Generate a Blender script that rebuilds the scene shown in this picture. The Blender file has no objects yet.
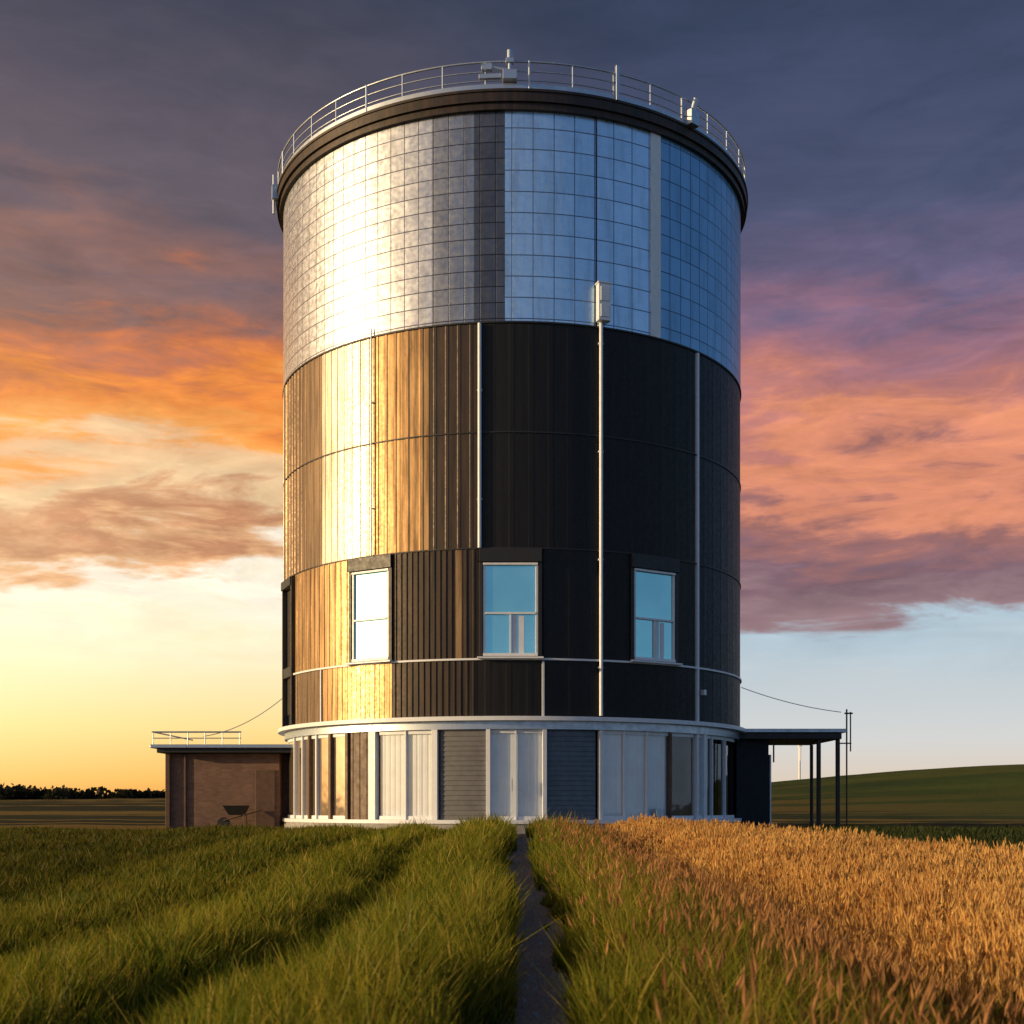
import bpy, math, random
import numpy as np
from mathutils import Vector, Matrix
random.seed(4); rng=np.random.default_rng(7)
scene=bpy.context.scene
R=8.5; D=48.17; F=1272.0; CH=1.3; YH=806.0
# ---------------------------------------------------------------- helpers
def s2l(c):
    c=c/255.0
    return c/12.92 if c<=0.04045 else ((c+0.055)/1.055)**2.4
def rgb(r,g,b,k=1.0): return (s2l(r)*k,s2l(g)*k,s2l(b)*k,1)
def zpx(y): return CH+(YH-y)/32.06
def th(px,r=R):
    a=-math.acos(r/D); b=-a
    for _ in range(50):
        m=(a+b)/2
        if 512+F*r*math.sin(m)/(D-r*math.cos(m))<px: a=m
        else: b=m
    return (a+b)/2
def sst(a,b,x):
    t=np.clip((x-a)/(b-a),0,1); return t*t*(3-2*t)
def hgt(x,y):
    x=np.asarray(x,float); y=np.asarray(y,float)
    h=0.45*sst(12,36,y)
    h=h+sst(90,260,y)*(2.6+6.8*sst(5,115,x)+0.7*np.sin(x*0.02+1)*sst(0,100,np.abs(x)))
    h=h+0.03*np.sin(x*0.9+y*0.23)*sst(2,6,np.abs(x))
    return h
def empty(name,loc):
    e=bpy.data.objects.new(name,None); e.location=loc; e.empty_display_size=1
    scene.collection.objects.link(e); return e
def link(o,parent=None):
    scene.collection.objects.link(o)
    if parent:
        o.parent=parent; o.matrix_parent_inverse=Matrix.Translation(-Vector(parent.location))
    return o
class MB:
    def __init__(s): s.v=[];s.f=[];s.uv=[];s.sm=[]
    def add(s,vs,fs,uvs=None,smooth=False):
        o=len(s.v); s.v+=vs; s.uv+=(uvs or [(0,0)]*len(vs))
        for f in fs: s.f.append([i+o for i in f]); s.sm.append(smooth)
    def box(s,c,size,rot=0.0,taper=1.0):
        cx,cy,cz=c; hx,hy,hz=[a/2 for a in size]; co,si=math.cos(rot),math.sin(rot)
        vs=[]
        for k in (-1,1):
            t=taper if k==1 else 1
            for (i,j) in ((-1,-1),(1,-1),(1,1),(-1,1)):
                x=i*hx*t;y=j*hy*t
                vs.append((cx+x*co-y*si,cy+x*si+y*co,cz+k*hz))
        s.add(vs,[(3,2,1,0),(4,5,6,7),(0,1,5,4),(1,2,6,5),(2,3,7,6),(3,0,4,7)])
    def tbox(s,t,r,z0,z1,w,d):
        s.box((r*math.sin(t),D-r*math.cos(t),(z0+z1)/2),(w,d,z1-z0),t)
    def beam(s,p,q,rad,n=8):
        p=Vector(p);q=Vector(q);d=(q-p).normalized()
        a=d.orthogonal().normalized();b=d.cross(a)
        vs=[]
        for c in (p,q):
            for i in range(n):
                an=2*math.pi*i/n; vs.append(tuple(c+a*math.cos(an)*rad+b*math.sin(an)*rad))
        fs=[(i,(i+1)%n,n+(i+1)%n,n+i) for i in range(n)]
        s.add(vs,fs,smooth=True); s.add([tuple(v) for v in vs],[tuple(range(n))[::-1],tuple(range(n,2*n))])
    def arc(s,t0,t1,z0,z1,r0,r1=None,thk=0.05,step=0.3,rib=0,period=0.25,duty=0.5):
        r1=r0 if r1 is None else r1
        if rib:
            n=max(1,round((t1-t0)*r0/period)); prof=[]
            for i in range(n):
                for (u,h) in ((0,0),(0.5-duty*0.35,0),(0.5-duty*0.2,1),(0.5+duty*0.2,1),(0.5+duty*0.35,0)):
                    prof.append((t0+(t1-t0)*(i+u)/n,h*rib))
            prof.append((t1,0))
        else:
            n=max(2,int((t1-t0)*r0/step)); prof=[(t0+(t1-t0)*i/n,0) for i in range(n+1)]
        def P(t,r,z): return (r*math.sin(t),D-r*math.cos(t),z)
        n=len(prof)
        vs=[];uv=[]
        for t,h in prof:
            vs.append(P(t,r0+h,z0)); uv.append((t*R,z0)); vs.append(P(t,r1+h,z1)); uv.append((t*R,z1))
        s.add(vs,[(2*i,2*i+2,2*i+3,2*i+1) for i in range(n-1)],uv,smooth=(rib==0))
        vs=[]
        for t,h in prof:
            vs+= [P(t,r1+h,z1),P(t,r1-thk,z1),P(t,r0+h,z0),P(t,r0-thk,z0)]
        fs=[]
        for i in range(n-1):
            a=4*i;b=a+4
            fs+=[(a,b,b+1,a+1),(a+2,a+3,b+3,b+2)]
        e=4*(n-1)
        fs+=[(0,1,3,2),(e,e+2,e+3,e+1)]
        s.add(vs,fs,[(0,0)]*len(vs))
    def obj(s,name,mat,parent=None,bevel=0):
        m=bpy.data.meshes.new(name); m.from_pydata(s.v,[],s.f); 
        m.polygons.foreach_set('use_smooth',s.sm)
        uvl=m.uv_layers.new(name='UVMap')
        li=np.zeros(len(m.loops),dtype=np.int32); m.loops.foreach_get('vertex_index',li)
        uvl.data.foreach_set('uv',np.array(s.uv,dtype=np.float32)[li].ravel())
        m.materials.append(mat); m.update()
        o=bpy.data.objects.new(name,m); link(o,parent)
        if bevel:
            b=o.modifiers.new('bevel','BEVEL'); b.width=bevel; b.segments=2; b.limit_method='ANGLE'
        return o
# ---------------------------------------------------------------- materials
class NT:
    def __init__(s,t): s.t=t; s.n=t.nodes; s.l=t.links
    def new(s,ty,**k):
        n=s.n.new(ty)
        for a,b in k.items(): setattr(n,a,b)
        return n
    def put(s,sock,v):
        if isinstance(v,bpy.types.NodeSocket): s.l.new(v,sock)
        elif v is not None: sock.default_value=v
    def math(s,op,a,b=None,c=None,clamp=False):
        n=s.new('ShaderNodeMath',operation=op,use_clamp=clamp); s.put(n.inputs[0],a)
        if b is not None: s.put(n.inputs[1],b)
        if c is not None: s.put(n.inputs[2],c)
        return n.outputs[0]
    def mr(s,v,a,b,c,d,smooth=False):
        n=s.new('ShaderNodeMapRange'); n.interpolation_type='SMOOTHSTEP' if smooth else 'LINEAR'
        s.put(n.inputs[0],v)
        for i,q in enumerate((a,b,c,d)): n.inputs[i+1].default_value=q
        return n.outputs[0]
    def mix(s,f,a,b,blend='MIX'):
        n=s.new('ShaderNodeMix',data_type='RGBA',blend_type=blend); s.put(n.inputs[0],f); s.put(n.inputs[6],a); s.put(n.inputs[7],b)
        return n.outputs[2]
    def noise(s,vec,scale,detail=4,rough=0.5,dist=0):
        n=s.new('ShaderNodeTexNoise'); s.put(n.inputs['Vector'],vec)
        n.inputs['Scale'].default_value=scale;n.inputs['Detail'].default_value=detail
        n.inputs['Roughness'].default_value=rough;n.inputs['Distortion'].default_value=dist
        return n.outputs['Fac']
    def mapv(s,vec,scale=(1,1,1),loc=(0,0,0)):
        n=s.new('ShaderNodeMapping'); s.put(n.inputs[0],vec); n.inputs['Scale'].default_value=scale; n.inputs['Location'].default_value=loc
        return n.outputs[0]
    def ramp(s,f,stops):
        n=s.new('ShaderNodeValToRGB'); s.put(n.inputs[0],f); cr=n.color_ramp
        while len(cr.elements)<len(stops): cr.elements.new(0.5)
        for e,(p,c) in zip(cr.elements,stops): e.position=p
        for e,(p,c) in zip(cr.elements,stops): e.position=p; e.color=c
        return n.outputs[0]
    def bump(s,h,strength=0.3,dist=0.02):
        n=s.new('ShaderNodeBump'); s.put(n.inputs['Height'],h); n.inputs['Strength'].default_value=strength; n.inputs['Distance'].default_value=dist
        return n.outputs[0]
    def scale(s,v,k):
        n=s.new('ShaderNodeVectorMath',operation='SCALE'); s.put(n.inputs[0],v); s.put(n.inputs['Scale'],k); return n.outputs[0]
    def vadd(s,a,b):
        n=s.new('ShaderNodeVectorMath',operation='ADD'); s.put(n.inputs[0],a); s.put(n.inputs[1],b); return n.outputs[0]
def newmat(name):
    m=bpy.data.materials.new(name); m.use_nodes=True; t=NT(m.node_tree)
    p=m.node_tree.nodes['Principled BSDF']; return m,t,p
def metal(name,col,col2,metallic,rough,streak=1.0,bumpy=0.15,spec=0.5):
    m,t,p=newmat(name)
    uv=t.new('ShaderNodeTexCoord').outputs['UV']; ob=t.new('ShaderNodeTexCoord').outputs['Object']
    st=t.noise(t.mapv(uv,(2.2,0.12,1)),3,5,0.65)
    sp=t.noise(ob,9,5,0.6)
    f=t.mr(st,0.35,0.68,0,1,True)
    c=t.mix(t.math('MULTIPLY',f,streak),col,col2)
    c=t.mix(t.mr(sp,0.3,0.7,0,0.25),c,(col2[0]*0.5,col2[1]*0.5,col2[2]*0.5,1))
    t.put(p.inputs['Base Color'],c); p.inputs['Metallic'].default_value=metallic
    p.inputs['Specular IOR Level'].default_value=spec
    t.put(p.inputs['Roughness'],t.mr(sp,0.3,0.7,rough-0.08,rough+0.12))
    t.put(p.inputs['Normal'],t.bump(t.noise(ob,1.7,3,0.5),bumpy,0.06))
    return m
def gridmat(name,col,col2,metallic,rough,bw=0.56,bh=0.62,mort=0.016):
    m,t,p=newmat(name)
    uv=t.new('ShaderNodeTexCoord').outputs['UV']
    b=t.new('ShaderNodeTexBrick'); b.offset=0.0; t.put(b.inputs['Vector'],uv)
    b.inputs['Scale'].default_value=1; b.inputs['Brick Width'].default_value=bw; b.inputs['Row Height'].default_value=bh
    b.inputs['Mortar Size'].default_value=mort; b.inputs['Mortar Smooth'].default_value=0.2
    b.inputs['Color1'].default_value=col; b.inputs['Color2'].default_value=col2
    b.inputs['Mortar'].default_value=(col[0]*0.2,col[1]*0.2,col[2]*0.24,1)
    st=t.noise(t.mapv(uv,(1.2,0.15,1)),2.5,5,0.6)
    c=t.mix(t.mr(st,0.42,0.75,0,0.45,True),b.outputs['Color'],(col[0]*0.45,col[1]*0.43,col[2]*0.42,1))
    t.put(p.inputs['Base Color'],c); p.inputs['Metallic'].default_value=metallic
    n=t.noise(uv,6,3); t.put(p.inputs['Roughness'],t.mr(n,0.3,0.7,rough-0.06,rough+0.1))
    h=t.math('ADD',t.math('MULTIPLY',b.outputs['Fac'],-1.0),t.math('MULTIPLY',t.noise(uv,1.4,2),1.3))
    t.put(p.inputs['Normal'],t.bump(h,0.4,0.03))
    return m
def simple(name,col,rough=0.6,metallic=0,var=0.25,scale=6):
    m,t,p=newmat(name)
    ob=t.new('ShaderNodeTexCoord').outputs['Object']
    n=t.noise(ob,scale,5,0.6)
    t.put(p.inputs['Base Color'],t.mix(t.mr(n,0.3,0.7,0,1),col,tuple(c*(1-var) for c in col[:3])+(1,)))
    p.inputs['Metallic'].default_value=metallic
    t.put(p.inputs['Roughness'],t.mr(n,0.3,0.7,rough-0.05,min(1,rough+0.1)))
    return m
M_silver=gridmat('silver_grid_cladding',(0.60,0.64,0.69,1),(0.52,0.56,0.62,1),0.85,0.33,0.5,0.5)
M_silver2=gridmat('silver_grid_dark_reflection',(0.16,0.165,0.18,1),(0.12,0.125,0.14,1),0.85,0.36,0.5,0.5)  # same silver panels, dark end of the reflection painted into the colour
M_silver3=gridmat('silver_grid_mid_reflection',(0.36,0.38,0.41,1),(0.30,0.32,0.35,1),0.85,0.34,0.5,0.5)  # same silver again, reflection falloff painted in as a mid tone
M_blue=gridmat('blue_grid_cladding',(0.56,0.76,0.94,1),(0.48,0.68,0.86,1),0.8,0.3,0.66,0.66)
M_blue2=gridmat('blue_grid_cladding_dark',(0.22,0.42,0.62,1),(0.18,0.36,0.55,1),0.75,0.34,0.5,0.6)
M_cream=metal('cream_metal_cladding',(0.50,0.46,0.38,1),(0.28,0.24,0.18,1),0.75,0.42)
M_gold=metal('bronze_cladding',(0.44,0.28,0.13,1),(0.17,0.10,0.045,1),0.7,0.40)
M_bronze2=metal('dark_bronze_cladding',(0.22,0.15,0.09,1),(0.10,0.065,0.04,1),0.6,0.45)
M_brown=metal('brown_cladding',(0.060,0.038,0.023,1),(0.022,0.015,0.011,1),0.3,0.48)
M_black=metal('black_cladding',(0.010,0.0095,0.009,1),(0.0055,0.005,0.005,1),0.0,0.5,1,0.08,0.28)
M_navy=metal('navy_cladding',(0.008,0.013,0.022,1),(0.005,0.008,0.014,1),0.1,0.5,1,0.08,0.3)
M_rim=metal('rim_dark',(0.02,0.018,0.017,1),(0.05,0.03,0.02,1),0.3,0.5)
M_steel=simple('galvanised_steel',(0.5,0.56,0.63,1),0.35,0.8,0.2)
M_white=simple('white_paint',(0.74,0.77,0.80,1),0.4,0,0.12)
M_core=simple('dark_core',(0.012,0.012,0.013,1),0.8)
M_dark=simple('dark_frame',(0.014,0.013,0.013,1),0.5)
M_conc=simple('concrete',(0.33,0.32,0.30,1),0.85,0,0.3,3)
M_grey=simple('grey_siding',(0.15,0.15,0.15,1),0.55,0,0.3,4)
M_bsid=simple('blue_grey_siding',(0.085,0.12,0.16,1),0.5,0,0.3,4)
M_wood=simple('brown_timber',(0.12,0.065,0.035,1),0.55,0,0.4,5)
M_curtain=simple('curtain_fabric',(0.80,0.82,0.84,1),0.9,0,0.12,2)
M_inter=simple('interior_wall',(0.16,0.10,0.06,1),0.9,0,0.4,1.5)
def teal():
    m,t,p=newmat('teal_mirror_glass')
    ob=t.new('ShaderNodeTexCoord').outputs['Object']
    n=t.noise(ob,0.8,2)
    t.put(p.inputs['Base Color'],t.mix(n,(0.24,0.60,0.66,1),(0.40,0.78,0.84,1)))
    p.inputs['Metallic'].default_value=0.8; p.inputs['Roughness'].default_value=0.07
    t.put(p.inputs['Normal'],t.bump(n,0.1,0.05)); return m
M_teal=teal()
def mirror():
    m,t,p=newmat('gold_mirror_glass'); ob=t.new('ShaderNodeTexCoord').outputs['Object']
    p.inputs['Base Color'].default_value=(0.72,0.60,0.46,1); p.inputs['Metallic'].default_value=0.9; p.inputs['Roughness'].default_value=0.10
    t.put(p.inputs['Normal'],t.bump(t.noise(ob,1.1,2),0.2,0.06)); return m
M_mir=mirror()
def glass():
    m,t,p=newmat('window_glass')
    out=t.n['Material Output']; t.n.remove(p)
    g=t.new('ShaderNodeBsdfGlossy'); g.inputs['Roughness'].default_value=0.03
    ob=t.new('ShaderNodeTexCoord').outputs['Object']; t.put(g.inputs['Normal'],t.bump(t.noise(ob,0.9,2),0.12,0.05))
    tr=t.new('ShaderNodeBsdfTransparent'); tr.inputs[0].default_value=(0.95,0.97,0.98,1)
    lw=t.new('ShaderNodeLayerWeight'); lw.inputs[0].default_value=0.5
    f=t.math('POWER',lw.outputs['Facing'],4.0)
    mx=t.new('ShaderNodeMixShader'); t.put(mx.inputs[0],t.mr(f,0,1,0.10,0.95)); 
    t.l.new(tr.outputs[0],mx.inputs[1]); t.l.new(g.outputs[0],mx.inputs[2]); t.l.new(mx.outputs[0],out.inputs[0]); return m
M_glass=glass()
def brick():
    m,t,p=newmat('brown_brick')
    ob=t.new('ShaderNodeTexCoord').outputs['Object']; s=t.new('ShaderNodeSeparateXYZ'); t.put(s.inputs[0],ob)
    c=t.new('ShaderNodeCombineXYZ'); t.put(c.inputs[0],t.math('ADD',s.outputs[0],s.outputs[1])); t.put(c.inputs[1],s.outputs[2])
    b=t.new('ShaderNodeTexBrick'); t.put(b.inputs['Vector'],c.outputs[0]); b.inputs['Scale'].default_value=1
    b.inputs['Brick Width'].default_value=0.24;b.inputs['Row Height'].default_value=0.08;b.inputs['Mortar Size'].default_value=0.008
    b.inputs['Color1'].default_value=(0.24,0.12,0.075,1);b.inputs['Color2'].default_value=(0.16,0.08,0.05,1);b.inputs['Mortar'].default_value=(0.16,0.13,0.11,1)
    n=t.noise(ob,2.5,5); t.put(p.inputs['Base Color'],t.mix(t.mr(n,0.3,0.7,0,0.5),b.outputs['Color'],(0.09,0.055,0.04,1)))
    p.inputs['Roughness'].default_value=0.85; t.put(p.inputs['Normal'],t.bump(t.math('MULTIPLY',b.outputs['Fac'],-1.0),0.5,0.01)); return m
M_brick=brick()
def foliage(name,k=0.4):
    m,t,p=newmat(name); out=t.n['Material Output']
    a=t.new('ShaderNodeAttribute'); a.attribute_name='Col'
    t.put(p.inputs['Base Color'],a.outputs['Color']); p.inputs['Roughness'].default_value=0.55
    p.inputs['Specular IOR Level'].default_value=0.15
    tl=t.new('ShaderNodeBsdfTranslucent'); t.put(tl.inputs[0],a.outputs['Color'])
    mx=t.new('ShaderNodeMixShader'); mx.inputs[0].default_value=k
    t.l.new(p.outputs[0],mx.inputs[1]);t.l.new(tl.outputs[0],mx.inputs[2]);t.l.new(mx.outputs[0],out.inputs[0]); return m
M_fol=foliage('grass_blades',0.45); M_wheat=foliage('wheat_straw',0.35); M_leaf=foliage('tree_leaves')
# ---------------------------------------------------------------- tower
T=empty('round_tower_building',(0,D,0.45))
g=0.004
Z0,Z1,Z2,Z3,Z4,Z5=zpx(718),zpx(659),zpx(548),zpx(432),zpx(322),23.15
TT=math.pi
def P(px): return th(px)
def cells(name,lst,z0,z1,r=R,**kw):
    by={}
    for (a,b,mat,rib,period) in lst:
        by.setdefault((mat.name),(mat,MB()))[1].arc(a+g/3,b-g/3,z0,z1,r,rib=rib,period=period,**kw)
    for k,(mat,mb) in by.items(): mb.obj(name+'_'+k,mat,T)
L=-TT; RR=TT
p=P
BK=(0.006,0.62)
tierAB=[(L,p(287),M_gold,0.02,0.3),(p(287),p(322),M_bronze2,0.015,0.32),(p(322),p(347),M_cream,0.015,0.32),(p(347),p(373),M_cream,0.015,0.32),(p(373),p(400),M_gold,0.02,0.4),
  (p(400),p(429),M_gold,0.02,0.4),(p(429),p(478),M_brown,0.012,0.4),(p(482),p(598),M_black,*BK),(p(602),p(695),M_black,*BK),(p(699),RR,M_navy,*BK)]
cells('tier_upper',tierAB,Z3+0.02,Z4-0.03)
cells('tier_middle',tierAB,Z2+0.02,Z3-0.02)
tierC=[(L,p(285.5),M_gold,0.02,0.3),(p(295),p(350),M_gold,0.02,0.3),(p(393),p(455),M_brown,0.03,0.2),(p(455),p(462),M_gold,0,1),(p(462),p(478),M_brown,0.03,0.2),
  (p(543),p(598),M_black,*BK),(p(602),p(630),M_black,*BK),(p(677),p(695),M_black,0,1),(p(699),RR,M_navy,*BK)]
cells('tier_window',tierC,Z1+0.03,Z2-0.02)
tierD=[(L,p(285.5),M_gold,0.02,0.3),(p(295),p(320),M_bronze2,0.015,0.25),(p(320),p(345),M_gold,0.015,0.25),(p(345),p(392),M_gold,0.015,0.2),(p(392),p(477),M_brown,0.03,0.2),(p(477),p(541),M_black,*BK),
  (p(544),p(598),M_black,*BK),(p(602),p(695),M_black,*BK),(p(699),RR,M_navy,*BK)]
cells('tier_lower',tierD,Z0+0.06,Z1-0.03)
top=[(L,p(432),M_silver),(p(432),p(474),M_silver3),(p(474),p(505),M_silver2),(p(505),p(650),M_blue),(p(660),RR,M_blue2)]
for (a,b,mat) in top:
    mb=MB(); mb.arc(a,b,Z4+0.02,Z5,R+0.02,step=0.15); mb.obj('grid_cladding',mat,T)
mb=MB(); mb.arc(p(650)+.001,p(660)-.001,Z4+0.02,Z5,R+0.05); mb.obj('pale_strip',M_white,T)
mb=MB()
for px in (596,): mb.tbox(th(px),R+0.01,Z4+0.03,Z5,0.04,0.06)
mb.obj('cladding_joint',M_dark,T)
mb=MB(); mb.arc(-TT,TT,Z0-0.3,23.3,R-0.1,thk=0.3,step=0.5); mb.obj('structural_core',M_core,T)
mb=MB(); mb.arc(-TT,TT,0.3,Z0-0.3,7.4,thk=0.2,step=0.5); mb.obj('interior_wall',M_inter,T)
mb=MB()
for z in (Z2,Z3): mb.arc(-TT,TT,z-0.02,z+0.02,R+0.035,thk=0.12,step=0.2)
mb.arc(-TT,TT,Z4-0.03,Z4+0.02,R+0.05,thk=0.12,step=0.2)
mb.obj('seam_rings',M_dark,T)
mb=MB(); mb.arc(-TT,TT,Z1-0.03,Z1+0.03,R+0.06,thk=0.15,step=0.2)
for px in (697,543):
    t_=th(px); z1=Z4 if px==697 else Z1-0.03
    mb.tbox(t_,R+0.0,Z0+0.06,z1-0.04,0.10 if px==697 else 0.07,0.12)
for px,z1 in ((285.5,Z4),(322,Z1),):
    mb.tbox(th(px),R,Z0+0.06,z1-0.04,0.05,0.12)
mb.obj('sill_band_and_trims',M_white,T)
mb=MB()
for px,z1 in ((480,Z4-.05),(600,Z4+0.4),(373,Z4+0.25)):
    t_=th(px); r=R+0.09; z0=Z0+0.1 if px!=480 else Z2; rad=0.06 if px!=373 else 0.025
    if px==373: z0=Z2
    x,y=r*math.sin(t_),D-r*math.cos(t_)
    mb.beam((x,y,z0),(x,y,z1),rad)
    z=z0+1.5
    while z<z1-0.3: mb.tbox(t_,R+0.04,z,z+0.04,rad*2.6,0.12); z+=3.4
mb.obj('down_pipes',M_white,T)
t_=th(601); mb=MB(); zb=zpx(318)
mb.tbox(t_,R+0.2,zb,zb+1.15,0.42,0.24); mb.tbox(t_,R+0.2,zb+1.152,zb+1.2,0.48,0.3); mb.tbox(t_,R+0.335,zb+0.1,zb+0.5,0.3,0.03); mb.tbox(t_,R+0.335,zb+0.6,zb+1.05,0.3,0.03)
mb.obj('junction_box',M_white,T,0.015)
def window(pa,pb,kind):
    ta,tb=th(pa),th(pb); t=(ta+tb)/2; w=2*R*math.sin((tb-ta)/2); z0,z1=Z1+0.03,Z2-0.02
    fr=MB(); top_=0.42
    rr=R-0.02
    fr.tbox(t,rr,z1-top_,z1,w,0.2)
    fr.tbox(t-(w/2-0.06)/R,rr-0.02,z0,z1-top_-.002,0.12,0.22); fr.tbox(t+(w/2-0.06)/R,rr-0.02,z0,z1-top_-.002,0.12,0.22)
    fr.obj('window_surround',M_dark,T,0.01)
    W=MB(); iw=w-0.26; zb,zt=z0+0.06,z1-top_-0.02; rf=R-0.02
    W.tbox(t,rf,zb,zb+0.09,iw,0.12); W.tbox(t,rf,zt-0.07,zt,iw,0.12)
    for s in (-1,1): W.tbox(t+s*(iw/2-0.035)/R,rf-0.002,zb+.09,zt-.07,0.07,0.12)
    zm=zb+(zt-zb)*0.46; W.tbox(t,rf-0.006,zm-0.03,zm+0.03,iw-0.14,0.1)
    if kind: W.tbox(t,rf-0.01,zb+0.09,zm-0.03,0.05,0.08)
    W.obj('window_frame',M_white,T,0.006)
    G=MB(); G.tbox(t,rf-0.05,zm+.03,zt-.07,iw-.13,0.02); G.obj('upper_pane',M_teal,T)
    G=MB(); G.tbox(t,rf-0.045,zb+.09,zm-.03,iw-.13,0.02); G.obj('lower_pane',M_teal,T)
    if kind:
        B=MB()
        for i in range(2):
            B.tbox(t+(0.12+0.22*i)/R,rf-0.025,zb+.1,zm-.05-0.03*i,0.16,0.012)
        B.obj('window_blind',M_curtain,T)
    S=MB(); S.tbox(t,R+0.1,z0-0.03,z0+0.03,w+0.1,0.16); S.obj('window_sill',M_white,T,0.01)
window(350,393,0); window(479,542,1); window(630,677,1)
t=(th(285.5)+th(295))/2; mb=MB(); 
mb.tbox(th(295)-.01,R+0.0,Z0+0.1,Z2-0.05,0.1,0.25); mb.tbox(th(285.5)+.01,R+0.0,Z0+0.1,Z2-0.05,0.1,0.25); mb.tbox(t,R+0.0,Z2-0.35,Z2-0.052,1.5,0.28)
mb.tbox(t,R-0.01,Z1-0.05,Z1+0.3,1.2,0.2)
mb.obj('tall_window_surround',M_dark,T,0.01)
mb=MB(); mb.tbox(t,R-0.08,Z0+0.5,Z2-0.4,1.1,0.04); mb.obj('tall_window_pane',M_mir,T)
# ---------------- ground floor
zf0,zf1=0.86,Z0-0.12
mb=MB(); mb.arc(-TT,TT,Z0-0.08,Z0+0.05,R+0.22,thk=0.5,step=0.15); mb.obj('floor_slab_edge',M_white,T)
mb=MB(); mb.arc(-TT,TT,Z0-0.34,Z0-0.082,R-0.02,thk=0.4,step=0.15); mb.obj('slab_soffit_band',M_steel,T)
mb=MB(); mb.arc(-TT,TT,-0.3,0.74,R-0.0,thk=0.5,step=0.2); mb.obj('plinth',M_conc,T)
mb=MB(); mb.arc(-TT,TT,0.742,0.86,R+0.06,thk=0.5,step=0.2); mb.obj('base_sill',M_white,T)
mb=MB(); mb.arc(-TT,TT,0.7,0.741,R-0.2,thk=0.9,step=0.3); mb.obj('floor_edge',M_conc,T)
zf1=Z0-0.34
rg=R-0.22
def siding(a,b,mat,name):
    mb=MB(); z=zf0+.002
    while z<zf1-0.01:
        z2=min(z+0.155,zf1-.002); mb.arc(a,b,z,z2,rg+0.1,rg+0.075,thk=0.04); z+=0.155
    mb.obj(name,mat,T)
siding(th(439),th(486),M_grey,'grey_siding'); siding(th(547),th(597),M_bsid,'blue_grey_siding')
siding(-TT,-1.5,M_grey,'rear_siding'); siding(1.5,TT,M_bsid,'rear_siding')
frame=MB(); timber=MB(); glz=MB(); cur=MB(); mir=MB(); fr2=MB()
def post(px,w=0.12,d=0.2,m=None): (m or frame).tbox(th(px),rg+0.08,zf0+.002,zf1-.002,w,d)
def glazing(a,b,curtain=True,mull=(),G=None):
    ta,tb=th(a),th(b)
    (G or glz).arc(ta,tb,zf0+.01,zf1-.01,rg+0.05,thk=0.02)
    frame.arc(ta,tb,zf0+.003,zf0+.12,rg+0.09,thk=0.09); frame.arc(ta,tb,zf1-.12,zf1-.003,rg+0.09,thk=0.09)
    for m_ in mull: post(m_,0.05,0.12)
    if curtain: cur.arc(ta,tb,zf0+.03,zf1-.03,rg+0.0,thk=0.01,rib=0.012,period=0.2,duty=1.2)
post(434,0.2,0.24); post(371,0.28,0.22); 
for a in (488,545): post(a,0.13,0.22)
glazing(489,544,True,(516,)); glazing(377,432,True,(404,)); glazing(603,671,True,(626,649)); post(672,0.08,0.2,timber); post(602,0.12,0.2); post(699,0.1); 
timber.arc(th(346),th(367),zf0+.002,zf1-.002,rg+0.08,rib=0.02,period=0.3)
glazing(674,697,False,()); 
glazing(701,738,False,(715,728)); post(707,0.2,0.18)
glazing(284,345,False,(),mir); 
for q in (292,300,314): post(q,0.08,0.15,frame)
for q in (307,328,345): post(q,0.12,0.18,timber)
timber.arc(th(676),th(695),zf0+.12,zf0+0.9,rg-0.05,thk=.03)
cur.arc(th(702),th(707),zf0+.03,zf1-.03,rg-0.0,thk=0.01,rib=0.012,period=0.16,duty=1)
frame.obj('ground_floor_frames',M_white,T,0.006); timber.obj('timber_panels',M_wood,T); glz.obj('ground_floor_glass',M_glass,T); cur.obj('curtains',M_curtain,T); mir.obj('mirror_glazing',M_mir,T)
mb=MB()
for s in (-0.12,0.12): mb.tbox(th(516)+s/R,rg+0.2,zf0+0.9,zf0+1.3,0.03,0.04)
mb.obj('door_handles',M_steel,T)
mb=MB()
mb.tbox(th(700),R+0.12,Z1-0.9,Z1-0.72,0.12,0.2); mb.tbox(th(658),rg+0.22,zf0+0.1,zf0+0.35,0.3,0.2)
mb.obj('wall_fixtures',M_steel,T,0.01)
# ---------------- rim + roof + railing
RB=R+0.26
mb=MB(); mb.arc(-TT,TT,22.95,23.16,RB-0.1,thk=0.4,step=0.15); mb.arc(-TT,TT,23.162,23.45,RB-0.01,thk=0.5,step=0.15); mb.arc(-TT,TT,23.452,23.53,RB+0.03,thk=0.6,step=0.15)
mb.obj('roof_rim',M_rim,T)
mb=MB(); n=96; vs=[((R)*math.sin(2*math.pi*i/n),D-(R)*math.cos(2*math.pi*i/n),23.4) for i in range(n)]+[(0,D,24.2)]
mb.add(vs,[(i,(i+1)%n,n) for i in range(n)]); mb.obj('roof_deck',M_steel,T)
rail=MB(); rr=RB-0.06; n=160
for z,rad in ((23.82,0.022),(24.1,0.022),(24.4,0.036)):
    for i in range(n):
        a=2*math.pi*i/n;b=2*math.pi*(i+1)/n
        rail.beam((rr*math.sin(a),D-rr*math.cos(a),z),(rr*math.sin(b),D-rr*math.cos(b),z),rad,6)
for i in range(40):
    a=2*math.pi*(i+0.4)/40; rail.beam((rr*math.sin(a),D-rr*math.cos(a),23.5),(rr*math.sin(a),D-rr*math.cos(a),24.42),0.03 if i%4 else 0.05,6)
rail.arc(-TT,TT,23.53,23.70,rr+0.03,thk=0.03,step=0.2)
rail.obj('roof_railing',M_steel,T)
eq=MB()
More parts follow.
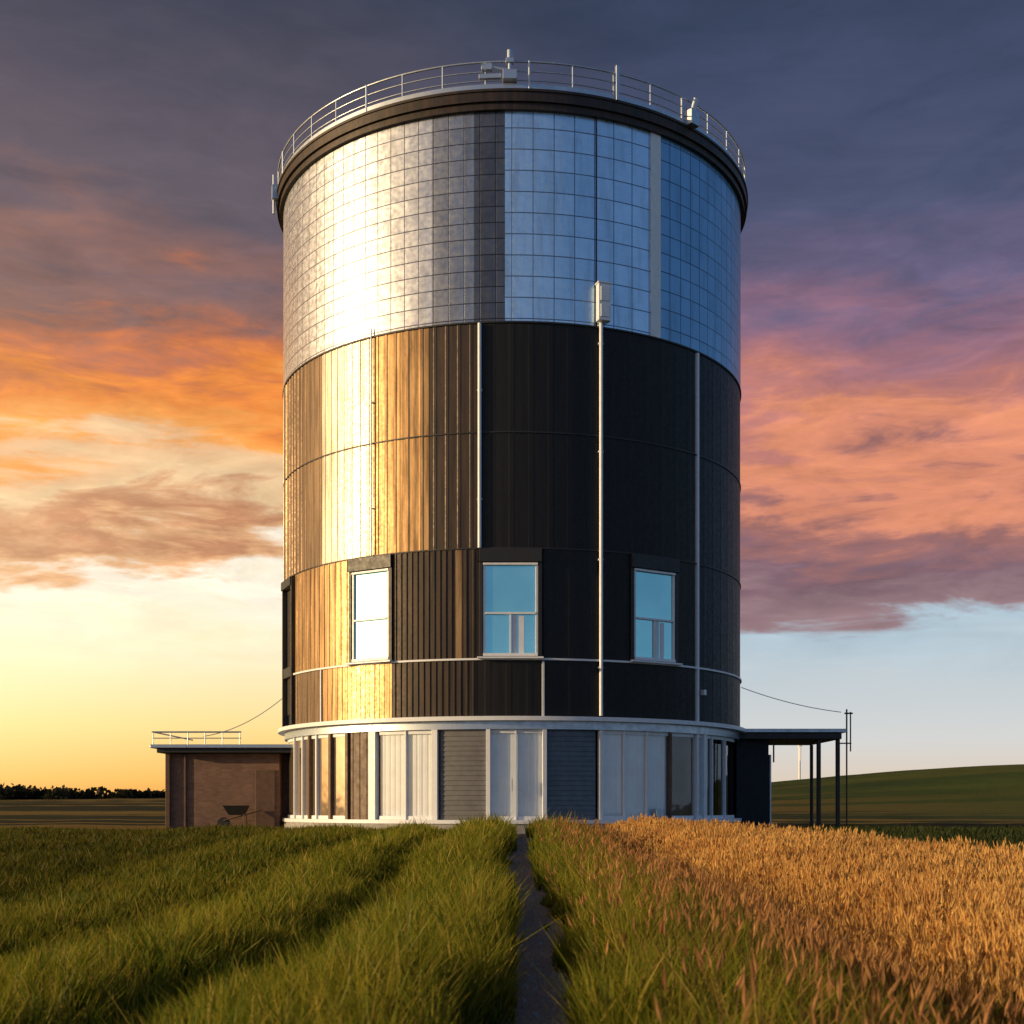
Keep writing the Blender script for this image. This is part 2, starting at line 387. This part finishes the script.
t_=th(510,RB); eq.tbox(t_,RB+0.02,23.75,24.05,0.45,0.3); x,y=(RB)*math.sin(t_),D-RB*math.cos(t_)
eq.beam((x,y,24.0),(x,y,24.5),0.07); eq.tbox(t_,RB,24.3,24.45,0.26,0.2); eq.beam((x,y,24.45),(x,y,24.7),0.1)
eq.beam((x,y,24.1),(x-.9,y,24.25),0.05); eq.tbox(th(487,RB),RB-.02,24.1,24.3,0.35,0.2); eq.tbox(th(490,RB),RB-.02,23.85,24.0,0.7,0.12)
t_=th(690,RB); eq.tbox(t_,RB+0.1,23.5,24.0,0.4,0.3); x,y=(RB+.1)*math.sin(t_),D-(RB+.1)*math.cos(t_); eq.beam((x,y,24.0),(x+.1,y-.1,24.35),0.09)
t_=th(617,RB); eq.tbox(t_,RB+0.02,23.5,24.6,0.12,0.12)
t_=-1.32; eq.tbox(t_,RB+0.05,23.2,23.7,0.3,0.3); x,y=(RB+.12)*math.sin(t_),D-(RB+.12)*math.cos(t_); eq.beam((x,y,22.7),(x,y,24.1),0.05)
eq.obj('roof_equipment',M_steel,T,0.02)
def cable(name,a,b,sag):
    c=bpy.data.curves.new(name,'CURVE'); c.dimensions='3D'; c.bevel_depth=0.014; s=c.splines.new('POLY'); s.points.add(12)
    for i in range(13):
        u=i/12; q=Vector(a).lerp(Vector(b),u); q.z-=sag*4*u*(1-u); s.points[i].co=(*q,1)
    c.materials.append(M_steel); o=bpy.data.objects.new(name,c); link(o,T)
cable('stay_cable',(-8.5,D-1,5.3),(-11.3,D-1.6,3.85),0.25)
cable('stay_cable',(8.5,D-1,5.7),(12.1,D-1.4,4.75),0.12)
# ---------------------------------------------------------------- outbuilding left
A=empty('brick_outbuilding',(-10.6,D,0.45)); yf=D-2.0; ox=0.45
mb=MB(); mb.box((-10.9+ox,yf+2.4,1.82),(4.0,4.8,2.75)); mb.box((-8.2,yf+1.9,1.82),(0.5,2.2,2.7)); mb.obj('brick_walls',M_brick,A)
mb=MB(); mb.box((-10.15,yf+2.3,3.44),(5.6,6.0,0.13)); mb.obj('roof_slab',M_steel,A,0.02)
mb=MB(); mb.box((-10.1,yf+2.3,3.29),(5.3,5.7,0.16)); mb.obj('roof_fascia',M_dark,A,0.02)
mb=MB()
mb.box((-12.92+ox,yf-0.05,1.8),(0.16,0.16,2.78)); mb.box((-12.3+ox,yf-0.03,1.8),(0.07,0.08,2.78)); mb.obj('corner_posts',M_wood,A,0.01)
mb=MB(); mb.box((-8.95,yf-0.02,1.55),(0.7,0.08,2.1)); mb.obj('side_door',M_wood,A,0.01)
mb=MB()
for i in range(6): mb.beam((-12.85+i*0.62,yf-0.6,3.5),(-12.85+i*0.62,yf-0.6,3.95),0.022,6)
mb.beam((-12.9,yf-0.6,3.95),(-9.7,yf-0.6,3.95),0.03,6); mb.beam((-12.9,yf-0.6,3.73),(-9.7,yf-0.6,3.73),0.018,6)
mb.beam((-12.85,yf-0.6,3.95),(-12.85,yf+5,3.95),0.028,6)
mb.obj('roof_guard_rail',M_steel,A)
B=empty('wheelbarrow',(-9.8,yf-0.7,0.45)); bx,by,bz=-9.8,yf-0.7,0.6
mb=MB()
vs=[(bx-.28,by-.2,bz+.38),(bx+.22,by-.2,bz+.38),(bx+.22,by+.2,bz+.38),(bx-.28,by+.2,bz+.38),(bx-.48,by-.33,bz+.72),(bx+.36,by-.33,bz+.72),(bx+.36,by+.33,bz+.72),(bx-.48,by+.33,bz+.72)]
mb.add(vs,[(3,2,1,0),(0,1,5,4),(1,2,6,5),(2,3,7,6),(3,0,4,7)]); mb.obj('tray',M_dark,B)
mb=MB()
for s in (-.22,.22):
    mb.beam((bx-.5,by+s*.3,bz+.18),(bx+.8,by+s*1.2,bz+.55),0.02); mb.beam((bx+.25,by+s,bz+.4),(bx+.3,by+s,bz-.15),0.018)
mb.obj('handles_and_legs',M_wood,B)
mb=MB(); mb.beam((bx-.5,by-.05,bz+.08),(bx-.5,by+.05,bz+.08),0.22,20); mb.obj('wheel',M_dark,B)
# ---------------------------------------------------------------- canopy right
C=empty('steel_canopy',(10.2,D,0.45)); yc=D-1.5
mb=MB(); mb.box((10.1,yc+2.2,4.05),(4.2,5.0,0.14)); mb.obj('canopy_roof',M_steel,C,0.02)
mb=MB(); mb.box((10.05,yc+2.2,3.86),(4.0,4.8,0.23)); mb.obj('canopy_fascia',M_dark,C,0.02)
mb=MB()
for x_,y_ in ((11.25,yc),(11.95,yc)): mb.beam((x_,y_,0.2),(x_,y_,3.74),0.085,10)
mb.beam((12.0,yc+4.3,0.2),(12.0,yc+4.3,3.74),0.07,10)
mb.beam((12.28,yc,0.3),(12.28,yc,4.85),0.03,8); mb.beam((12.42,yc,3.3),(12.42,yc,4.75),0.025,8); mb.beam((12.2,yc,4.7),(12.5,yc,4.7),0.03,8); mb.beam((12.0,yc,3.6),(12.45,yc,3.6),0.025,8)
mb.beam((9.6,yc,2.9),(9.6,yc,3.73),0.03,8)
mb.obj('canopy_posts',M_dark,C)
mb=MB(); mb.box((8.9,yc+1.6,2.1),(1.2,2.4,3.3)); mb.obj('canopy_store_wall',M_navy,C,0.01)
mb=MB(); mb.box((9.56,yc+0.6,1.9),(0.05,0.5,2.6));mb.obj('store_trim',M_steel,C)
# ---------------------------------------------------------------- ground
xs=np.sinh(np.linspace(-6.2,6.2,200)); xs=xs/xs.max()*2500
ys=np.concatenate([np.linspace(-60,0,10)[:-1],np.linspace(0,60,80),60+np.geomspace(3,3500,90)])
X,Y=np.meshgrid(xs,ys); Zg=hgt(X,Y); 
V=np.stack([X.ravel(),Y.ravel(),Zg.ravel()],1); nx,ny=len(xs),len(ys)
fs=[(j*nx+i,j*nx+i+1,(j+1)*nx+i+1,(j+1)*nx+i) for j in range(ny-1) for i in range(nx-1)]
m=bpy.data.meshes.new('ground'); m.from_pydata(V.tolist(),[],fs); m.polygons.foreach_set('use_smooth',[True]*len(fs))
mg,t,pp=newmat('meadow_ground')
ob=t.new('ShaderNodeTexCoord').outputs['Object']
n1=t.noise(ob,0.03,6,0.65); n2=t.noise(ob,2.5,5,0.7); n3=t.noise(t.mapv(ob,(0.005,0.06,0)),1.0,4,0.6,0.4)
sx=t.new('ShaderNodeSeparateXYZ'); t.put(sx.inputs[0],ob)
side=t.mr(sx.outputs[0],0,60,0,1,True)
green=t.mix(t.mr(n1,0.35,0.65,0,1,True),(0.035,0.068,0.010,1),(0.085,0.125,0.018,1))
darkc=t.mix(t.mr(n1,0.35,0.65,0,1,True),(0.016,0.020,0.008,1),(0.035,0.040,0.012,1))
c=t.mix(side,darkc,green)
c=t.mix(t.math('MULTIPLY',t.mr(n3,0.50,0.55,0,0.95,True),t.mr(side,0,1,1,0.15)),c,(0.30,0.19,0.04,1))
c=t.mix(t.mr(n2,0.3,0.75,0,0.7),c,(0.022,0.028,0.010,1))
t.put(pp.inputs['Base Color'],c); pp.inputs['Roughness'].default_value=0.95; pp.inputs['Specular IOR Level'].default_value=0.1
t.put(pp.inputs['Normal'],t.bump(t.math('ADD',n2,t.noise(ob,0.35,5,0.7)),1.0,0.35))
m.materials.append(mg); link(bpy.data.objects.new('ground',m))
def pathx(y): return 0.17+0.10*(y-7)/32+0.03*math.sin(y*0.5)
mb=MB(); ysp=np.linspace(-5,39,120); vs=[];fsx=[]
for i,y in enumerate(ysp):
    for k in range(5):
        x=pathx(y)+(-0.34+0.17*k); vs.append((x,y,float(hgt(x,y))+0.012-0.008*(1 if k in(1,2,3) else 0)+0.004))
for i in range(len(ysp)-1):
    for k in range(4): a=i*5+k; fsx.append((a,a+1,a+6,a+5))
mb.add(vs,fsx,smooth=True)
mp,t,pp=newmat('path_soil'); ob=t.new('ShaderNodeTexCoord').outputs['Object']
v=t.new('ShaderNodeTexVoronoi'); t.put(v.inputs['Vector'],ob); v.inputs['Scale'].default_value=38
nn=t.noise(ob,5,5,0.7)
t.put(pp.inputs['Base Color'],t.mix(v.outputs['Distance'],t.mix(nn,(0.11,0.068,0.05,1),(0.24,0.17,0.13,1)),(0.32,0.25,0.20,1)))
pp.inputs['Roughness'].default_value=0.95; t.put(pp.inputs['Normal'],t.bump(t.math('SUBTRACT',nn,v.outputs['Distance']),1.0,0.03))
mb.obj('dirt_path',mp)
mb=MB()
for i in range(900):
    y=3+30*random.random()**1.6; x=pathx(y)+random.gauss(0,0.12); s=random.uniform(0.006,0.02)
    mb.box((x,y,float(hgt(x,y))+0.012+s*.3),(s*1.6,s*1.2,s),random.random()*3,0.6)
mb.obj('path_pebbles',M_conc)
mb=MB(); n=96
def dz(r_,i):
    a=2*math.pi*i/n; x,y=r_*math.sin(a),D-r_*math.cos(a); return (x,y,0.46+0.0)
vs=[dz(8.3,i) for i in range(n)]+[dz(9.9,i) for i in range(n)]
mb.add(vs,[(i,n+i,n+(i+1)%n,(i+1)%n) for i in range(n)]); mb.obj('paved_apron',M_conc)
# ---------------------------------------------------------------- vegetation
def fast_mesh(name,V,loops,starts,cols,mat):
    m=bpy.data.meshes.new(name)
    m.vertices.add(len(V)); m.vertices.foreach_set('co',V.astype(np.float32).ravel())
    m.loops.add(len(loops)); m.loops.foreach_set('vertex_index',loops.astype(np.int32))
    m.polygons.add(len(starts)); m.polygons.foreach_set('loop_start',starts.astype(np.int32))
    ca=m.attributes.new('Col','FLOAT_COLOR','POINT')
    ca.data.foreach_set('color',np.concatenate([cols,np.ones((len(cols),1))],1).astype(np.float32).ravel())
    m.materials.append(mat); m.update(calc_edges=True); m.validate()
    return link(bpy.data.objects.new(name,m))
def scatter(y0,y1,dens,xl,xr):
    X=[];Y=[]
    y=y0
    while y<y1:
        dy=0.5; a,b=xl(y),xr(y)
        if b>a:
            n=int(dens(y)*dy*(b-a)); X.append(rng.uniform(a,b,n)); Y.append(rng.uniform(y,y+dy,n))
        y+=dy
    return np.concatenate(X),np.concatenate(Y)
def vnoise(x,y,s,seed):
    r=np.random.default_rng(seed); o=0
    for k in range(4):
        a=r.uniform(0,6.28); f=s*(1.7**k); o=o+np.sin((x*math.cos(a)+y*math.sin(a))*f+r.uniform(0,6.28))*np.cos((y*math.cos(a)-x*math.sin(a))*f*0.8+r.uniform(0,6.28))/(1.25**k)
    return o/2.2
def tuft(X,Y,cell):
    # each blade belongs to the tuft whose jittered centre owns its cell
    ix=np.floor(X/cell).astype(np.int64); iy=np.floor(Y/cell).astype(np.int64)
    h=lambda k: np.modf(np.abs(np.sin(ix*12.9898*k+iy*78.233+k*3.7)*43758.5453))[0]
    cx=(ix+0.2+0.6*h(1.0))*cell; cy=(iy+0.2+0.6*h(1.7))*cell
    return (X-cx)/cell,(Y-cy)/cell,h(2.3),h(3.1)
def blades(X,Y,H,W,cb,ct,lean,base=0.45,bias=None):
    n=len(X); Z=hgt(X,Y)-0.01; ph=rng.uniform(0,6.283,n); sx,sy=np.cos(ph)*W/2,np.sin(ph)*W/2
    la=rng.uniform(0,6.283,n); lm=lean*(0.3+1.1*rng.random(n)**1.5); lx=np.cos(la)*lm*H+0.04*H; ly=np.sin(la)*lm*H
    if bias is not None: lx=lx*0.5+bias[0]*H; ly=ly*0.5+bias[1]*H
    V=np.zeros((n,5,3))
    V[:,0]=np.stack([X-sx,Y-sy,Z],1);V[:,1]=np.stack([X+sx,Y+sy,Z],1)
    V[:,2]=np.stack([X-sx*.85+lx*.3,Y-sy*.85+ly*.3,Z+H*.6],1);V[:,3]=np.stack([X+sx*.85+lx*.3,Y+sy*.85+ly*.3,Z+H*.6],1)
    V[:,4]=np.stack([X+lx,Y+ly,Z+H],1)
    L=np.array([0,1,3,2,2,3,4]); loops=(np.arange(n)[:,None]*5+L).ravel()
    st=(np.arange(n)[:,None]*7+np.array([0,4])).ravel()
    C=np.zeros((n,5,3)); C[:,0]=C[:,1]=cb*base; C[:,2]=C[:,3]=cb*0.5+ct*0.5; C[:,4]=ct
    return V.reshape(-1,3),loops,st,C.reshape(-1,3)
def back_edge(x):
    return np.where(x<3,37.5,np.maximum(14,37.5-(x-3)*3.2))
def ridge(x,y):
    xx=x+0.18*np.sin(y*0.35)+0.09*np.sin(y*1.3+x)+0.05*np.sin(y*3.1+x*2)
    pts=[(-40,.16),(-9.5,.2),(-8.2,.25),(-7.2,.25),(-6.6,.18),(-5.2,.29),(-4.5,.29),(-3.9,.19),(-3.3,.26),(-2.9,.36),(-2.4,.36),(-1.9,.17),(-1.65,.22),(-1.2,.44),(-.5,.50),(-.15,.38),(-.02,.10),(.2,.0),(.36,.06),(.5,.36),(.85,.5),(1.5,.45),(2.0,.33),(2.4,.17),(3.0,.15),(3.3,.2),(60,.2)]
    return np.interp(xx,[a for a,_ in pts],[b for _,b in pts])
dens=lambda y: 1200 if y<9 else 1200*(9/y)**1.2
X,Y=scatter(2.6,39,dens,lambda y:-0.44*y-2.2,lambda y:min(3.3,0.44*y+2.2))
H=ridge(X,Y); keep=(H>0.05)&(X**2+(Y-D)**2>9.95**2)&(np.abs(X-np.array([0.17])-0.1*(Y-7)/32)>0.15)
X,Y,H=X[keep],Y[keep],H[keep]
n=len(X); big=vnoise(X,Y,1.1,3); cl=vnoise(X,Y,5.0,11)
ux,uy,h1,h2=tuft(X+0.03*np.sin(Y*9),Y,0.19)
H=H*(0.60+0.50*rng.random(n))*(1+0.18*big+0.10*cl)*(0.78+0.5*h1)
H=np.where(rng.random(n)<0.05,H*1.3,H)
W=(0.006+0.0008*Y)*(0.6+0.8*rng.random(n))
q=np.clip(0.5+0.28*big+0.35*(h2-0.5)+0.25*rng.standard_normal(n),0,1)[:,None]
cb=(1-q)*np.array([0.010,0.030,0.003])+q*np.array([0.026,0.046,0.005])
ct=(1-q)*np.array([0.085,0.15,0.008])+q*np.array([0.38,0.33,0.025])  # yellow-green tips also brightened as backlight, feet darkened as shade, in the colour
ct=np.where(rng.random((n,1))<0.12,np.array([0.55,0.40,0.07]),ct)
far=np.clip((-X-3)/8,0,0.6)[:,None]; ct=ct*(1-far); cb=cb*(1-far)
dry=(rng.random(n)<np.clip((X-0.6)*0.25+0.02,0.0,0.5))[:,None]
ct=np.where(dry,np.array([0.42,0.22,0.07]),ct); cb=np.where(dry,np.array([0.09,0.05,0.02]),cb)
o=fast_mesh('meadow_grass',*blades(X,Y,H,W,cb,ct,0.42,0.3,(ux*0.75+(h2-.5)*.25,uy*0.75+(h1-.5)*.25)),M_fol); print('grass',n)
X,Y=scatter(18,44,lambda y:90,lambda y:3.5,lambda y:0.46*y+3)
keep=(Y>back_edge(X))&(X**2+(Y-D)**2>9.95**2); X,Y=X[keep],Y[keep]; n=len(X)
q=rng.random(n)[:,None]; cb=np.array([0.015,0.03,0.008])*(1+0*q); ct=(1-q)*np.array([0.03,0.055,0.01])+q*np.array([0.07,0.075,0.02])
fast_mesh('verge_grass',*blades(X,Y,0.12+0.12*rng.random(n),0.03+0.02*rng.random(n),cb,ct,0.3),M_fol)
def headed(name,X,Y,H,W,ct,cb,lean,hk,mat,bias=None):
    n=len(X)
    V1,l1,s1,c1=blades(X,Y,H,W,cb,ct*0.85,lean,0.8,bias)
    tips=V1.reshape(-1,5,3)[:,4]; d=tips-V1.reshape(-1,5,3)[:,2:4].mean(1); d/=np.linalg.norm(d,axis=1)[:,None]
    ph=rng.uniform(0,6.283,n); hl=(0.07+0.04*rng.random(n))*hk; hw=(0.006+0.0006*Y)*hk**0.5
    Vh=np.zeros((n,8,3)); 
    for k in range(2):
        s=np.stack([np.cos(ph+k*1.57),np.sin(ph+k*1.57),0*ph],1)*hw[:,None]
        Vh[:,4*k]=tips-d*0.01; Vh[:,4*k+1]=tips+d*(hl*0.35)[:,None]+s; Vh[:,4*k+2]=tips+d*(hl*1.25)[:,None]; Vh[:,4*k+3]=tips+d*(hl*0.35)[:,None]-s
    lh=(np.arange(n)[:,None]*8+np.arange(8)).ravel()+len(V1); sh=(np.arange(n)[:,None]*8+np.array([0,4])).ravel()+len(l1)
    ch=np.repeat(ct*(0.8+0.4*rng.random((n,1))),8,axis=0)
    return fast_mesh(name,np.concatenate([V1,Vh.reshape(-1,3)]),np.concatenate([l1,lh]),np.concatenate([s1,sh]),np.concatenate([c1,ch]),mat)
X,Y=scatter(3,38,lambda y:520 if y<10 else 520*(10/y)**1.1,lambda y:2.4,lambda y:0.44*y+2.2)
keep=(Y<back_edge(X)+0.3*np.sin(X*3))&(X**2+(Y-D)**2>9.95**2)&(X>2.85+0.2*np.sin(Y*1.1)-0.4*rng.random(len(X))**2); X,Y=X[keep],Y[keep]; n=len(X)
big=vnoise(X,Y,0.9,8); ux,uy,h1,h2=tuft(X,Y,0.24)
H=0.47*(0.66+0.40*rng.random(n))*(1+0.12*big)*(0.85+0.32*h1)*np.clip(0.6+(X-2.9)*0.6,0.5,1); W=(0.004+0.0006*Y)*(0.8+.4*rng.random(n))
q=np.clip(0.5+0.3*big+0.3*(h2-.5)+0.22*rng.standard_normal(n),0,1)[:,None]
ct=(1-q)*np.array([0.54,0.29,0.09])+q*np.array([0.82,0.55,0.19]); cb=(1-q)*np.array([0.16,0.11,0.03])+q*np.array([0.32,0.18,0.05])
headed('wheat_field',X,Y,H,W,ct,cb,0.26,1.0,M_wheat,(ux*0.4,uy*0.4)); print('wheat',n)
X,Y=scatter(3.5,30,lambda y:75 if y<10 else 75*(10/y)**1.3,lambda y:0.5,lambda y:2.6)
keep=rng.random(len(X))<np.clip((X-0.4)*0.5,0.1,1); X,Y=X[keep],Y[keep]; n=len(X)
H=ridge(X,Y)*(1.0+0.35*rng.random(n))+0.05; q=rng.random((n,1))
headed('seeding_grass',X,Y,H,np.full(n,0.004)+0.0005*Y,q*np.array([0.60,0.34,0.13])+(1-q)*np.array([0.38,0.19,0.07]),np.tile([0.07,0.07,0.02],(n,1)),0.3,0.9,M_wheat)
def leafmass(name,crowns,nleaf,size,mat,cA,cB):
    Vs=[];Cs=[]
    for (x,y,z,rx,rz) in crowns:
        n=nleaf; u=rng.normal(size=(n,3)); u/=np.linalg.norm(u,axis=1)[:,None]; u*=(rng.random(n)**0.4)[:,None]
        c=np.array([x,y,z])+u*np.array([rx,rx,rz]); 
        a=rng.normal(size=(n,3));a/=np.linalg.norm(a,axis=1)[:,None]; b=rng.normal(size=(n,3)); b=np.cross(a,b); b/=np.linalg.norm(b,axis=1)[:,None]
        s=size*(0.6+0.8*rng.random((n,1)))
        Vs.append(np.stack([c+a*s,c+b*s,c-a*s,c-b*s],1).reshape(-1,3)); k=rng.random((n,1)); Cs.append(np.repeat(k*cA+(1-k)*cB,4,axis=0))
    V=np.concatenate(Vs);C=np.concatenate(Cs); n=len(V)//4
    return fast_mesh(name,V,np.arange(4*n),np.arange(n)*4,C,mat)
cr=[]
x=-330.0
while x<-60:
    y=430+random.uniform(-15,25); r_=random.uniform(4,7); z=float(hgt(x,y)); h_=random.uniform(2.6,3.6)+1.6*max(0,min(1,(-x-130)/60))
    cr.append((x,y,z+h_*0.4,r_,h_)); x+=random.uniform(1.5,3.2)
leafmass('distant_tree_line',cr,150,0.8,M_leaf,np.array([0.012,0.014,0.008]),np.array([0.022,0.022,0.011]))
wt=empty('wind_turbine',(78,345,float(hgt(78,345)))); bx,by,bz=78,345,float(hgt(78,345))
mb=MB(); mb.beam((bx,by,bz-0.5),(bx,by,bz+9),0.28); mb.obj('mast',M_white,wt)
mb=MB(); mb.box((bx,by,bz+9.2),(0.7,1.6,0.6)); mb.obj('nacelle',M_white,wt,0.05)
mb=MB()
for k in range(3):
    a=math.radians(30+120*k); mb.beam((bx,by-1,bz+9.2),(bx+4*math.cos(a),by-1,bz+9.2+4*math.sin(a)),0.16)
mb.obj('blades',M_white,wt)
# ---------------------------------------------------------------- sun + world
SUN_EL=math.radians(9.5); SUN_AZ=math.radians(256)
sd=Vector((math.sin(SUN_AZ)*math.cos(SUN_EL),math.cos(SUN_AZ)*math.cos(SUN_EL),math.sin(SUN_EL)))
ld=bpy.data.lights.new('sun','SUN'); ld.energy=5.0; ld.angle=math.radians(0.6); ld.color=(1.0,0.70,0.37)
lo=bpy.data.objects.new('sun',ld); lo.rotation_euler=sd.to_track_quat('Z','Y').to_euler(); lo.location=(-60,-20,30); scene.collection.objects.link(lo)
w=bpy.data.worlds.new('World'); scene.world=w; w.use_nodes=True; t=NT(w.node_tree)
bg=t.n['Background']; tc=t.new('ShaderNodeTexCoord').outputs['Generated']
s=t.new('ShaderNodeSeparateXYZ'); t.put(s.inputs[0],tc); dx,dy,dzz=s.outputs
nA=t.noise(t.mapv(tc,(2.2,2.2,7.5),(3.1,1.2,0.4)),1.5,5,0.52,0.5)
nB=t.noise(t.mapv(tc,(3.0,3.0,13),(0.3,5.2,1.4)),3.0,6,0.6,0.4)
gate=t.math('MULTIPLY',t.mr(dzz,0.07,0.2,0.0,1.0,True),t.mr(dzz,0.3,0.48,1.0,0.45,True))
wp=t.math('ADD',t.math('MULTIPLY',t.math('SUBTRACT',nA,0.5),0.22),t.math('MULTIPLY',t.math('SUBTRACT',nB,0.5),0.17))
zw=t.math('ADD',dzz,t.math('MULTIPLY',wp,gate))
pos=t.math('DIVIDE',zw,0.6,clamp=True)
def st(l): return [(a[0]/0.6,rgb(*a[1])) for a in l]
left=t.ramp(pos,st([(0,(235,150,60)),(.02,(248,188,92)),(.06,(255,222,145)),(.12,(255,242,205)),(.168,(255,243,222)),(.188,(232,176,126)),(.205,(196,132,92)),(.222,(216,160,116)),(.24,(244,206,156)),(.27,(240,190,140)),(.29,(246,162,74)),(.32,(240,138,50)),(.345,(198,112,68)),(.375,(140,100,92)),(.43,(100,88,98)),(.55,(58,62,80))]))
right=t.ramp(pos,st([(0,(226,200,170)),(.05,(212,212,212)),(.13,(176,196,210)),(.146,(150,118,124)),(.175,(124,90,102)),(.205,(160,104,98)),(.225,(220,138,106)),(.25,(232,146,106)),(.275,(196,124,112)),(.30,(172,114,118)),(.335,(146,104,122)),(.38,(104,92,122)),(.44,(72,78,108)),(.55,(44,55,80))]))
hx=t.math('DIVIDE',dx,t.math('SQRT',t.math('ADD',t.math('MULTIPLY',dx,dx),t.math('ADD',t.math('MULTIPLY',dy,dy),0.0001))))
f=t.mr(hx,-0.16,0.14,0,1,True)
sky=t.mix(f,left,right)
nC=t.noise(t.mapv(tc,(4,4,14)),3.0,6,0.62,0.7)
mod=t.math('ADD',t.math('MULTIPLY',t.math('SUBTRACT',t.mr(nC,0.3,0.7,0.78,1.22),1.0),gate),1.0)
sky=t.scale(sky,mod)
# away from the sunset: clear blue dusk sky
back=t.ramp(t.math('MULTIPLY',dzz,1.0,clamp=True),[(0,rgb(150,168,190)),(.12,rgb(132,158,188)),(.35,rgb(92,124,165)),(.7,rgb(58,82,122)),(1,rgb(46,66,104))])
back=t.scale(back,t.mr(t.noise(t.mapv(tc,(2,2,5)),1.6,4,0.5),0.3,0.7,0.8,1.2))
bf=t.math('MULTIPLY',t.mr(dy,-0.15,-0.6,0,1,True),t.mr(hx,-0.85,-0.45,0,1,True))
bf=t.math('MAXIMUM',bf,t.mr(hx,0.5,0.8,0,1,True))
sky=t.mix(bf,sky,back)
dt=t.new('ShaderNodeVectorMath',operation='DOT_PRODUCT'); t.put(dt.inputs[0],tc); dt.inputs[1].default_value=sd
gl=t.math('POWER',t.math('MAXIMUM',dt.outputs['Value'],0.0),8.0)
gs=t.new('ShaderNodeVectorMath',operation='SCALE'); gs.inputs[0].default_value=(1.5,1.15,0.72); t.put(gs.inputs['Scale'],gl)
ad=t.vadd(sky,gs.outputs[0])
pd=Vector((-0.48,0.87,0.10)).normalized()
dt2=t.new('ShaderNodeVectorMath',operation='DOT_PRODUCT'); t.put(dt2.inputs[0],tc); dt2.inputs[1].default_value=pd
g2=t.math('POWER',t.math('MAXIMUM',dt2.outputs['Value'],0.0),45.0)
gs2=t.new('ShaderNodeVectorMath',operation='SCALE'); gs2.inputs[0].default_value=(0.32,0.23,0.12); t.put(gs2.inputs['Scale'],g2)
ad=t.vadd(ad,gs2.outputs[0])
nk=t.new('ShaderNodeTexSky'); nk.sky_type='NISHITA'; nk.sun_disc=False; nk.sun_elevation=SUN_EL; nk.sun_rotation=SUN_AZ
a2=t.vadd(ad,t.scale(nk.outputs[0],0.010))
t.put(bg.inputs[0],a2); bg.inputs[1].default_value=0.97
# ---------------------------------------------------------------- camera
cd=bpy.data.cameras.new('camera'); cam=bpy.data.objects.new('camera',cd); scene.collection.objects.link(cam); scene.camera=cam
cam.location=(0,0,CH); cam.rotation_euler=(math.pi/2,0,0); cd.sensor_width=36; cd.lens=36*F/1024; cd.shift_y=(YH-512)/1024; cd.clip_end=8000; cd.clip_start=0.05
cd.dof.use_dof=True; cd.dof.focus_distance=36; cd.dof.aperture_fstop=3.5
scene.view_settings.view_transform='Standard'; scene.view_settings.look='None'; scene.view_settings.exposure=0
